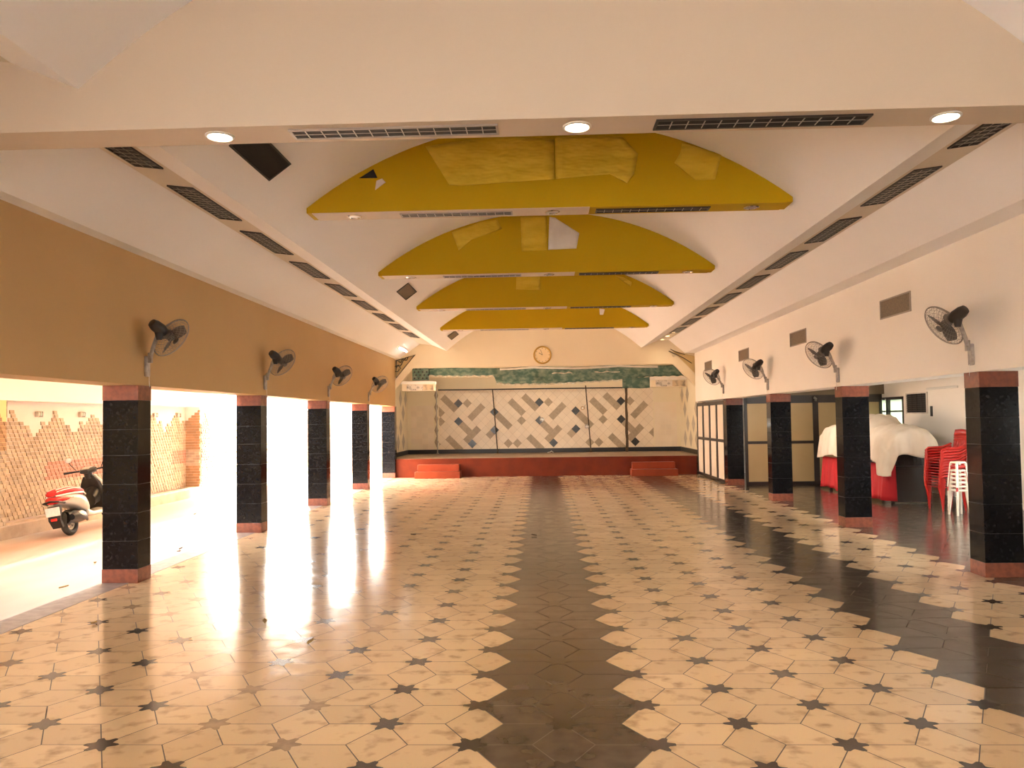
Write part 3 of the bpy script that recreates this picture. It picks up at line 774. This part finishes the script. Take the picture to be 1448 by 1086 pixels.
# clock
t = thing('wall_clock', 'round gold rimmed wall clock on the gable wall above the stage', 'clock', (.06, Y1, 3.785))
mb = MB(); k = 36; mb.tube([(.262*math.cos(2*PI*j/k), -.03, .262*math.sin(2*PI*j/k)) for j in range(k)], .026, 8, True); mb.build('rim', 'gold', t)
MB().cyl((0, -.002, 0), (0, -.028, 0), .255, 36).build('face', 'clockface', t)
mb = MB()
for q in range(12):
    a = q*PI/6; mb.tube([(.195*math.sin(a), -.031, .195*math.cos(a)), (.225*math.sin(a), -.031, .225*math.cos(a))], .006, 4)
mb.build('hour_marks', 'frame', t)
MB().tube([(0, -.034, 0), (-.11, -.034, .07)], .007, 4).build('hour_hand', 'frame', t)
MB().tube([(0, -.036, 0), (-.06, -.036, .17)], .005, 4).build('minute_hand', 'frame', t)

# ------------------------------------------------------------------ right annex: folding panels, partition, wall, windows
def leaf_panel(t, w, h, rail, mats, yoff=0):
    pass
t = thing('folding_screen', 'cream folding screen of four dark framed leaves beside the stage', 'folding screen', (XR+.06, 23.0, 0))
ys = [21.12, 21.80, 22.72, 23.62, 24.76]
ys = [21.15+(24.78-21.15)*q/4 for q in range(5)]
for q in range(4):
    a, b = ys[q]+.006, ys[q+1]-.006
    mb = MB(); fw = .07
    mb.box(XR+.02, XR+.08, a, a+fw, .02, 2.2); mb.box(XR+.02, XR+.08, b-fw, b, .02, 2.2)
    for z0, z1 in ((.02, .10), (1.09, 1.17), (2.10, 2.2)): mb.box(XR+.02, XR+.08, a+fw, b-fw, z0, z1)
    lf = mb.build('leaf', 'frame', t, local=False, smooth=0)
    for z0, z1 in ((.10, 1.09), (1.17, 2.10)):
        MB().box(XR+.04, XR+.06, a+fw, b-fw, z0, z1).build('panel', 'panel', lf, local=False, smooth=0)
for o in t.children:
    pass
YP = 20.62
t = thing('partition', 'fixed tan panelled partition with dark frame closing the side bay', 'partition', (7.0, YP, 0))
posts = [5.24, 6.14, 7.05, 7.92, 8.74]
for q in range(4):
    a, b = posts[q]+.04, posts[q+1]-.04
    lf = None
    mb = MB()
    for z0, z1 in ((.0, .09), (1.06, 1.13), (2.10, 2.30)): mb.box(a, b, YP, YP+.06, z0, z1)
    mb.box(a-.04, a+.03, YP, YP+.06, 0, 2.30); mb.box(b-.03, b+.04, YP, YP+.06, 0, 2.30)
    lf = mb.build('bay_frame', 'frame', t, local=False, smooth=0)
    for z0, z1 in ((.09, 1.06), (1.13, 2.10)): MB().box(a+.03, b-.03, YP+.02, YP+.04, z0, z1).build('panel', 'panel_tan', lf, local=False, smooth=0)
mb = MB(); mb.tube([(7.05, YP-.02, 2.16), (7.05, YP-.06, 2.2), (7.0, YP-.05, 2.24)], .03, 8); mb.build('latch', 'metal', t, local=False)
ZA = 2.9; XA = 8.8
mb = MB(); mb.box(XR+.42, XA, YP, YP+.15, 2.30, ZA); struct('trim_9', mb, 'lintel', smooth=0)
struct('ceiling_annex', MB().box(XR+.42, XA+.2, Y0, Y1+.2, ZA, ZA+.12), 'ceiling', smooth=0)
struct('wall_annex_back', MB().box(XR+.1, XA+.2, Y1+.17, Y1+.3, 0, ZA), 'paint', smooth=0)
W1 = (19.55, 21.45, 1.25, 2.21); W2 = (15.6, 16.62, .9, 2.20); W3_ADDED = (9.0, 12.6, .8, 2.35); W4 = (2.3, 2.9, 1.0, 2.1)  # third window is added out of view to brighten the side bay
mb = MB(); cuts = sorted([W4, W3_ADDED, W2, W1]); y = Y0
for (a, b, z0, z1) in cuts:
    mb.box(XA, XA+.2, y, a, 0, ZA); mb.box(XA, XA+.2, a, b, 0, z0); mb.box(XA, XA+.2, a, b, z1, ZA); y = b
mb.box(XA, XA+.2, y, Y1, 0, ZA)
struct('wall_annex', mb, 'paint', smooth=0)
for i, (a, b, z0, z1) in enumerate((W1, W2, W3_ADDED, W4)):
    t = bpy.data.objects.new('window_%d' % (i+1), None); col.objects.link(t); t.location = (XA, (a+b)/2, z0); t['kind'] = 'structure'
    mb = MB(); fw = .07
    mb.box(XA-.01, XA+.1, a, a+fw, z0, z1); mb.box(XA-.01, XA+.1, b-fw, b, z0, z1); mb.box(XA-.01, XA+.1, a, b, z0, z0+fw); mb.box(XA-.01, XA+.1, a, b, z1-fw, z1)
    mb.box(XA, XA+.08, (a+b)/2-.045, (a+b)/2+.045, z0, z1)
    if i == 0: mb.box(XA+.01, XA+.07, a, b, z1-.38, z1-.34)
    else:
        for q in range(1, 6): mb.box(XA+.01, XA+.07, a, b, z0+(z1-z0)*q/6-.012, z0+(z1-z0)*q/6+.012)
    mb.build('window_frame', 'frame', t, local=False, smooth=0)
    MB().box(XA+.11, XA+.12, a, b, z0, z1).build('pane', 'frosted' if i < 2 else 'frosted_clear', t, local=False, smooth=0)
    if i == 1:
        mb = MB(); mb.box(XA-.03, XA, b, b+.12, 0.0, z1+.05); mb.build('casing', 'white', t, local=False, smooth=0)
t = thing('exhaust_grille', 'dark gridded exhaust grille on the wall right of the window', 'wall grille', (XA, 18.85, 2.02))
mb = MB(); mb.box(XA-.03, XA, 18.33, 19.38, 1.78, 1.81); mb.box(XA-.03, XA, 18.33, 19.38, 2.25, 2.28); mb.box(XA-.03, XA, 18.33, 18.37, 1.81, 2.25); mb.box(XA-.03, XA, 19.34, 19.38, 1.81, 2.25)
mb.build('frame', 'dull_white', t, local=False, smooth=0)
MB().box(XA-.01, XA, 18.37, 19.34, 1.81, 2.25).build('backing', 'dark', t, local=False, smooth=0)
mb = MB()
for q in range(1, 9): mb.box(XA-.022, XA-.01, 18.37, 19.34, 1.81+.44*q/9-.006, 1.81+.44*q/9+.006)
for q in range(1, 4): mb.box(XA-.024, XA-.01, 18.37+.97*q/4-.01, 18.37+.97*q/4+.01, 1.81, 2.25)
mb.build('bars', 'lattice', t, local=False, smooth=0)
tag(MB().box(XA-.03, XA, 17.0, 18.35, 2.32, 2.37).build('curtain_rail', 'white', bevel=.01), 'pale curtain rail on the side wall above the white casing', 'curtain rail')
tag(MB().box(XA-.025, XA, 18.12, 18.2, 1.72, 1.95).build('switch_cord', 'fanbody', bevel=.006), 'small dark switch strip beside the exhaust grille', 'switch')

for i, y in enumerate((13.2, 18.2)):  # added lamps hidden above the soffit, filling the side bay with light
    t = thing('tube_light', 'added unseen fill tube on the side bay ceiling, %s the sheeted table' % ['nearer than', 'above'][i], 'tube light', (5.42, y, ZA), group='added fill tubes of the side bay')
    MB().box(-.05, .05, -.62, .62, -.05, 0).build('batten', 'white', t, bevel=.005)
    MB().cyl((0, -.58, -.08), (0, .58, -.08), .02, 12).build('tube', 'tube_on', t)
    la = bpy.data.lights.new('added_fill_glow', 'AREA'); la.shape = 'RECTANGLE'; la.size = .08; la.size_y = 1.2; la.energy = 21; la.color = (1, .9, .76)
    lo = bpy.data.objects.new('added_fill_glow', la); col.objects.link(lo); lo.parent = t; lo.location = (0, 0, -.11)
# rear end of the hall (behind the camera): wall with an opening added to let daylight in
mb = MB(); mb.box(XL-.4, -.5, Y0-.2, Y0, 0, 5.7); mb.box(.7, XA+.2, Y0-.2, Y0, 0, 5.7); mb.box(-.5, .7, Y0-.2, Y0, 2.1, 5.7)
struct('wall_rear', mb, 'paint', smooth=0)

# ------------------------------------------------------------------ sheeted table with red skirt
TX0, TX1, TY0, TY1 = 6.88, 7.80, 16.05, 19.65
ttab = thing('long_table', 'dark wooden table under the white sheet', 'table', ((TX0+TX1)/2, (TY0+TY1)/2, 0))
MB().box(TX0+.03, TX1, TY0+.03, TY1-.03, .70, .74).build('tabletop', 'darkwood', ttab, local=False, bevel=.006)
for a in (TX0+.12, TX1-.08):
    for b in (TY0+.1, TY1-.12): MB().box(a-.03, a+.03, b-.03, b+.03, 0, .70).build('leg', 'darkwood', ttab, local=False, bevel=.004)
MB().box(TX0+.16, TX1-.02, TY0+.12, TY0+.15, .02, .70).build('modesty_panel', 'darkwood', ttab, local=False, smooth=0)
tcr = thing('crate', 'dark latticed crate on the table under the sheet', 'crate', (7.4, 17.0, .74))
mb = MB(); mb.box(7.0, 7.76, TY0+.1, 18.2, .742, .98, 0)
for q in range(9): mb.box(7.02+q*.08, 7.07+q*.08, TY0+.09, TY0+.1, .77, .84, 1); mb.box(7.02+q*.08, 7.07+q*.08, TY0+.09, TY0+.1, .87, .94, 1)
mb.build('lattice_box', ['lattice', 'darkwood'], tcr, local=False, smooth=0)
def hump(x, y, cx, cy, rx, ry, h, p=2.6):
    d = (abs((x-cx)/rx)**p+abs((y-cy)/ry)**p); return h*max(0, 1-d)**.42
def top_h(x, y):
    return .99+hump(x, y, 7.38, 16.85, .55, 1.15, .56)+0
def sheet_h(x, y):
    h1 = hump(x, y, 7.38, 16.75, .60, 1.05, .57); h2 = hump(x, y, 7.62, 18.35, .75, 1.2, .78); h3 = hump(x, y, 7.15, 18.9, .6, .95, .55)
    return .99+max(h1, h2, h3)+.012*math.sin(x*17+y*6)+.01*math.sin(y*21-x*8)
E_ = .62
def sheet(u, v):
    x = TX0-E_+(TX1-TX0+E_+.28)*u; y = TY0-.50+(TY1-TY0+.86)*v
    cx = min(max(x, TX0), TX1); cy = min(max(y, TY0), TY1); d = math.hypot(x-cx, y-cy)
    z = sheet_h(cx, cy)
    if d > 0:
        # hanging side: falls nearly straight with folds
        ph = (cy*9 if x < TX0 else cx*11)
        if x < TX0: ze = .80+.05*math.sin(cy*3.1)-(.22 if cy < TY0+.22 else 0)
        elif y < TY0: ze = .95+.035*math.sin(cx*9)-.3*max(0, 1-(cx-TX0)/.12)
        else: ze = 1.0+.04*math.sin(cy*5)
        out = .04+.025*math.sin(ph)+.02*math.sin(ph*2.3+1)
        sx = (x-cx)/d; sy = (y-cy)/d
        k = min(1, d/.5); hang = min(1, d/.10)
        x = cx+sx*(out*hang+.10*k); y = cy+sy*(out*hang+.10*k)
        z = z-(z-ze)*(k**1.3 if z > ze else 0)
    return (x, y, z)
tag(MB().grid(90, 130, sheet).build('dust_sheet', 'sheet', smooth=70, solid=.006), 'dusty white sheet draped over piled goods on the long table', 'sheet')
def skirt(u, v):
    # runs along the long side and round the near corner
    Ls = TY1-TY0; tot = Ls+.16; s = u*tot
    if s < Ls: x, y = TX0-.01, TY1-s
    else: x, y = TX0-.01+(s-Ls), TY0-.0
    f = (1-v); pl = .03*math.sin(s*13)+.018*math.sin(s*29+1)
    fl = .06*f
    if s < Ls: x -= pl*f+fl+.005; y += .01*math.sin(s*23)*f
    else: y -= pl*f*.5+fl
    zb = .02+.05*max(0, math.sin(s*2.2+.4))
    return (x, y, zb+(.78-zb)*v)
tag(MB().grid(160, 8, skirt).build('table_skirt', 'redcloth', smooth=70, solid=.005), 'bright red pleated cloth skirt hanging below the white sheet', 'table skirt')

# ------------------------------------------------------------------ stacked plastic chairs and stools
def make_chair():
    t = thing('plastic_chair', 'x', 'chair')
    mb = MB()
    mb.grid(8, 8, lambda u, v: (-.20+.42*u, -.20+.40*v, .43-.02*math.sin(PI*u)*math.sin(PI*v)-.015*u)); mb.build('seat', 'redplastic', t, solid=.012)
    mb = MB()
    for q in range(5):
        yc = -.15+.075*q
        mb.grid(8, 1, lambda u, v, yc=yc: (.19+.13*u+.02*math.cos((yc)*6), yc-.024+.048*v, .46+.44*u))
    mb.grid(2, 10, lambda u, v: (.30+.03*u+.0, -.2+.4*v, .88+.11*u-.03*abs(v-.5)))
    mb.build('backrest', 'redplastic', t, solid=.010)
    for s in (-1, 1):
        MB().tube([(-.20, s*.25, .42), (-.21, s*.26, .60), (-.16, s*.265, .635), (.12, s*.255, .65), (.26, s*.22, .72)], [.022, .024, .026, .024, .018], 8).build('armrest', 'redplastic', t)
        MB().tube([(-.21, s*.21, .43), (-.17, s*.22, .22), (-.155, s*.225, 0)], [.028, .022, .016], 6).build('leg', 'redplastic', t)
        MB().tube([(.20, s*.20, .43), (.24, s*.215, .22), (.27, s*.225, 0)], [.028, .022, .016], 6).build('leg', 'redplastic', t)
    return t
c0 = None
NCH = 11
for i in range(NCH):
    t = make_chair() if c0 is None else dup(c0)
    if c0 is None: c0 = t
    t.location = (7.45+.004*i, 15.02, .05*i); t.rotation_euler = (0, 0, R_(4))
    t['group'] = 'red chairs in the stack'
    t['label'] = 'red plastic armchair in the stack beside the sheeted table, %s from the floor' % ORD[i]
def make_stool():
    t = thing('plastic_stool', 'x', 'stool'); 
    mb = MB(); k = []
    ring = lambda h, z: [(x*h, y*h, z) for x, y in ((-1, -.7), (-.7, -1), (.7, -1), (1, -.7), (1, .7), (.7, 1), (-.7, 1), (-1, .7))]
    mb.loft([ring(.100, .415), ring(.104, .435), ring(.095, .45)]); mb.build('seat', 'whiteplastic', t, bevel=.006)
    for sx in (-1, 1):
        for sy in (-1, 1):
            mb = MB()
            r1 = [(sx*(.088+a), sy*(.088+b), .42) for a, b in ((-.025, -.025), (.008, -.025), (.008, .008), (-.025, .008))]
            r0 = [(sx*(.125+a), sy*(.125+b), 0) for a, b in ((-.022, -.022), (.006, -.022), (.006, .006), (-.022, .006))]
            mb.loft([r0, r1]); mb.build('leg', 'whiteplastic', t)
    return t
s0 = None
for i in range(8):
    t = make_stool() if s0 is None else dup(s0)
    if s0 is None: s0 = t
    t.location = (7.31, 14.22, .07*i); t.rotation_euler = (0, 0, R_(8))
    t['group'] = 'stools in the white stack'
    t['label'] = 'white plastic stool in the stack in front of the red chairs, %s from the floor' % ORD[i]
    if i == 6:
        t['label'] = 'single red plastic stool near the top of the white stool stack'
        for ch in t.children: ch.data = ch.data.copy(); ch.data.materials[0] = M['redplastic']

# ------------------------------------------------------------------ scooter
sco = thing('scooter', 'white scooter with red seat parked by the stone driveway wall', 'scooter', (-7.70, 12.72, 0), (R_(-9), 0, R_(92)))
def wheel(x, name, rot=0):
    mb = MB(); k = 28
    mb.tube([(.165*math.cos(2*PI*j/k), 0, .165*math.sin(2*PI*j/k)) for j in range(k)], .05, 10, True)
    o = mb.build(name, 'rubber', sco, loc=(x, 0, .215)); o.rotation_euler = (0, 0, rot)
    mb = MB(); mb.tube([(.115*math.cos(2*PI*j/k), 0, .115*math.sin(2*PI*j/k)) for j in range(k)], .022, 8, True)
    mb.cyl((0, -.05, 0), (0, .05, 0), .045, 14)
    for q in range(5):
        a = 2*PI*q/5; mb.cyl((.03*math.cos(a), 0, .03*math.sin(a)), (.11*math.cos(a), 0, .11*math.sin(a)), .014, 6)
    mb.build('rim', 'scooter_silver', o)
    return o
wheel(0, 'rear_wheel'); wheel(1.24, 'front_wheel', .35)
def sec(x, zc, w_, h, n=14, p=2.6):
    out = []
    for j in range(n):
        a = 2*PI*j/n; c, s = math.cos(a), math.sin(a)
        out.append((x, w_*math.copysign(abs(c)**(2/p), c), zc+h*math.copysign(abs(s)**(2/p), s)))
    return out
MB().loft([sec(-.36, .62, .07, .05), sec(-.30, .61, .12, .085), sec(-.1, .60, .165, .11), (sec(.15, .56, .175, .13)), sec(.34, .50, .16, .15), sec(.46, .42, .12, .13)]).build('side_panels', 'scooter_silver', sco, smooth=50)
MB().loft([sec(-.38, .70, .08, .03), sec(-.33, .715, .125, .05), sec(-.15, .735, .15, .055), sec(.05, .735, .155, .055), sec(.22, .72, .15, .06), sec(.38, .68, .11, .06), sec(.43, .66, .06, .04)]).build('seat', 'scooter_red', sco, smooth=50)
mb = MB()
for s in (-1, 1):
    mb.tube([(-.37, s*.085, .735), (-.25, s*.142, .755), (0, s*.157, .762), (.2, s*.15, .752)], .009, 6)
    mb.tube([(-.39, s*.07, .672), (-.3, s*.135, .678), (0, s*.165, .682), (.25, s*.165, .668), (.42, s*.1, .63)], .014, 6)
    mb.tube([(-.34, s*.06, .768), (-.15, s*.09, .792), (.1, s*.10, .786)], .008, 6)
mb.build('seat_trim', 'scooter_white', sco)
MB().loft([sec(-.41, .60, .075, .05), sec(-.38, .605, .115, .06), sec(-.22, .61, .155, .05), sec(-.05, .61, .17, .02)]).build('tail_light', 'scooter_lamp', sco, smooth=50)
mb = MB(); mb.tube([(-.28, -.14, .55), (-.42, -.12, .58), (-.45, 0, .60), (-.42, .12, .58), (-.28, .14, .55)], .016, 8); mb.build('grab_rail', 'scooter_black', sco)
mb = MB(); mb.loft([[(-.36, y, .52) for y in (-.1, .1)]+[(-.30, y, .52) for y in (.1, -.1)], [(-.40, y, .30) for y in (-.095, .095)]+[(-.35, y, .30) for y in (.095, -.095)], [(-.33, y, .16) for y in (-.08, .08)]+[(-.28, y, .18) for y in (.08, -.08)]])
mb.build('mudguard', 'scooter_black', sco)
MB().box(-.415, -.405, -.115, .115, .36, .50).build('number_plate', 'plate', sco, bevel=.006)
MB().box(-.412, -.40, -.05, .05, .28, .325).build('reflector', 'scooter_lamp', sco, bevel=.006)
mb = MB(); mb.loft([sec(-.12, .30, .10, .10), sec(.1, .30, .13, .12), sec(.35, .29, .12, .10), sec(.45, .27, .08, .06)]); mb.build('engine', 'scooter_black', sco)
mb = MB(); mb.tube([(-.20, -.17, .30), (-.10, -.175, .31), (.12, -.17, .28), (.25, -.15, .24), (.4, -.08, .2)], [.05, .07, .065, .03, .02], 12); o = mb.build('exhaust', 'scooter_black', sco)
mb = MB(); mb.tube([(-.06, -.20, .33), (.02, -.205, .33), (.14, -.19, .31)], [.035, .05, .03], 10); mb.build('heat_shield', 'scooter_white', o)
MB().loft([sec(.38, .33, .14, .07), sec(.5, .29, .17, .045), sec(.8, .29, .18, .045), sec(.92, .33, .17, .06)]).build('footboard', 'scooter_white', sco)
def shield(off, m, name, sc_=1.0):
    mb = MB(); rings = []
    for z, x, w_, th in ((.30, .90, .17, .03), (.45, .92, .20, .03), (.65, .90, .21, .035), (.80, .86, .17, .04), (.92, .82, .09, .05)):
        rings.append([(x+off+th*math.cos(a)*1.0-.05*abs(math.sin(a)), w_*sc_*math.sin(a), z+(sc_-1)*.3) for a in [2*PI*j/16 for j in range(16)]])
    mb.loft(rings); mb.build(name, m, sco, smooth=50)
shield(0, 'scooter_black', 'leg_shield'); shield(.055, 'scooter_white', 'front_apron', 1.08)
MB().loft([sec(.70, .50, .10, .10), sec(.80, .58, .13, .14), sec(.88, .60, .12, .16)]).build('glove_box', 'scooter_black', sco)
mb = MB(); mb.tube([(.80, 0, .88), (.78, 0, 1.0)], [.06, .07], 12); mb.loft([sec(.66, 1.0, .07, .03), sec(.74, 1.02, .12, .05), sec(.84, 1.03, .14, .06), sec(.93, 1.02, .09, .05)])
mb.build('headlamp_cowl', 'scooter_black', sco)
MB().loft([sec(.69, 1.04, .06, .012), sec(.76, 1.065, .09, .012), sec(.82, 1.08, .09, .008)]).build('instrument_panel', 'scooter_silver', sco)
for s in (-1, 1):
    o = MB().tube([(.82, 0, 1.02), (.82-.08*s*-1*0+(-.07 if s > 0 else .04), s*.2, 1.03), (.82+(-.14 if s > 0 else .06), s*.36, 1.03)], [.016, .016, .02], 8).build('handlebar', 'scooter_black', sco)
    hx = .82+(-.13 if s > 0 else .05)
    MB().tube([(hx+.07, s*.2, 1.045), (hx+.06, s*.34, 1.03)], .007, 6).build('brake_lever', 'scooter_silver', o)
    q = MB().tube([(hx+.05, s*.17, 1.05), (hx+.02, s*.24, 1.16), (hx+.03, s*.26, 1.20)], .007, 6).build('mirror_stem', 'scooter_black', sco)
    MB().ball((hx+.03, s*.27, 1.24), .016, .06, .045).build('mirror', 'scooter_white', q)
mb = MB(); mb.tube([(.95, .06, .75), (1.12, .09, .45), (1.24, .09, .215)], .022, 8); mb.tube([(.95, -.06, .75), (1.12, -.09, .45), (1.24, -.09, .215)], .022, 8); mb.build('front_fork', 'scooter_black', sco)
mb = MB()
mb.grid(14, 6, lambda u, v: (1.24+.245*math.cos(PI*(.08+.84*u)), (v-.5)*.15, .215+.245*math.sin(PI*(.08+.84*u))-.03*abs(v-.5))); mb.build('front_fender', 'scooter_white', sco, solid=.008)
MB().tube([(.42, .1, .24), (.36, .22, .04)], .012, 6).build('side_stand', 'scooter_black', sco)

# ------------------------------------------------------------------ fallen leaves
LV = [(-5.81, 10.12, 'leaf', 'yellow green leaf on the driveway left of the nearest column'), (-5.30, 8.62, 'leaf', 'curled brown leaf on the paving before the nearest column'),
      (-5.10, 10.96, 'leafdark', 'dark leaf on the paving right of the nearest column, upper of a pair'), (-5.18, 11.2, 'leafdark', 'dark leaf on the paving right of the nearest column, lower of a pair'),
      (-6.84, 15.4, 'leafdark', 'dark leaf in the middle of the far driveway'), (-2.03, 12.37, 'leafdark', 'dark crumpled leaf on the tiles in the bright reflections'),
      (-4.06, 7.06, 'leaf', 'brown leaf on a tan star tile near the left floor edge'), (-2.51, 7.08, 'leaf', 'broad pale leaf on the cream tiles of the left floor'),
      (-1.9, 6.42, 'leaf', 'small curled leaf beside a star tile left of the dark strip'), (-.14, 12.18, 'leafdark', 'tiny dark leaf on the central dark strip')]
for i, (x, y, mname, lab) in enumerate(LV):
    r = .05 if mname == 'leaf' else .045
    rr = random.Random(i); ph = rr.uniform(0, 6)
    mb = MB(); mb.grid(8, 4, lambda u, v: (r*(2*u-1), r*.9*math.sin(PI*u)**.7*(v-.5), .006+.012*abs(v-.5)*2+.012*u*u))
    o = mb.build('fallen_leaf', mname, loc=(x, y, .002), smooth=60, solid=.002); o.rotation_euler = (0, 0, ph)
    tag(o, lab, 'leaf', 'leaves blown onto the floor')
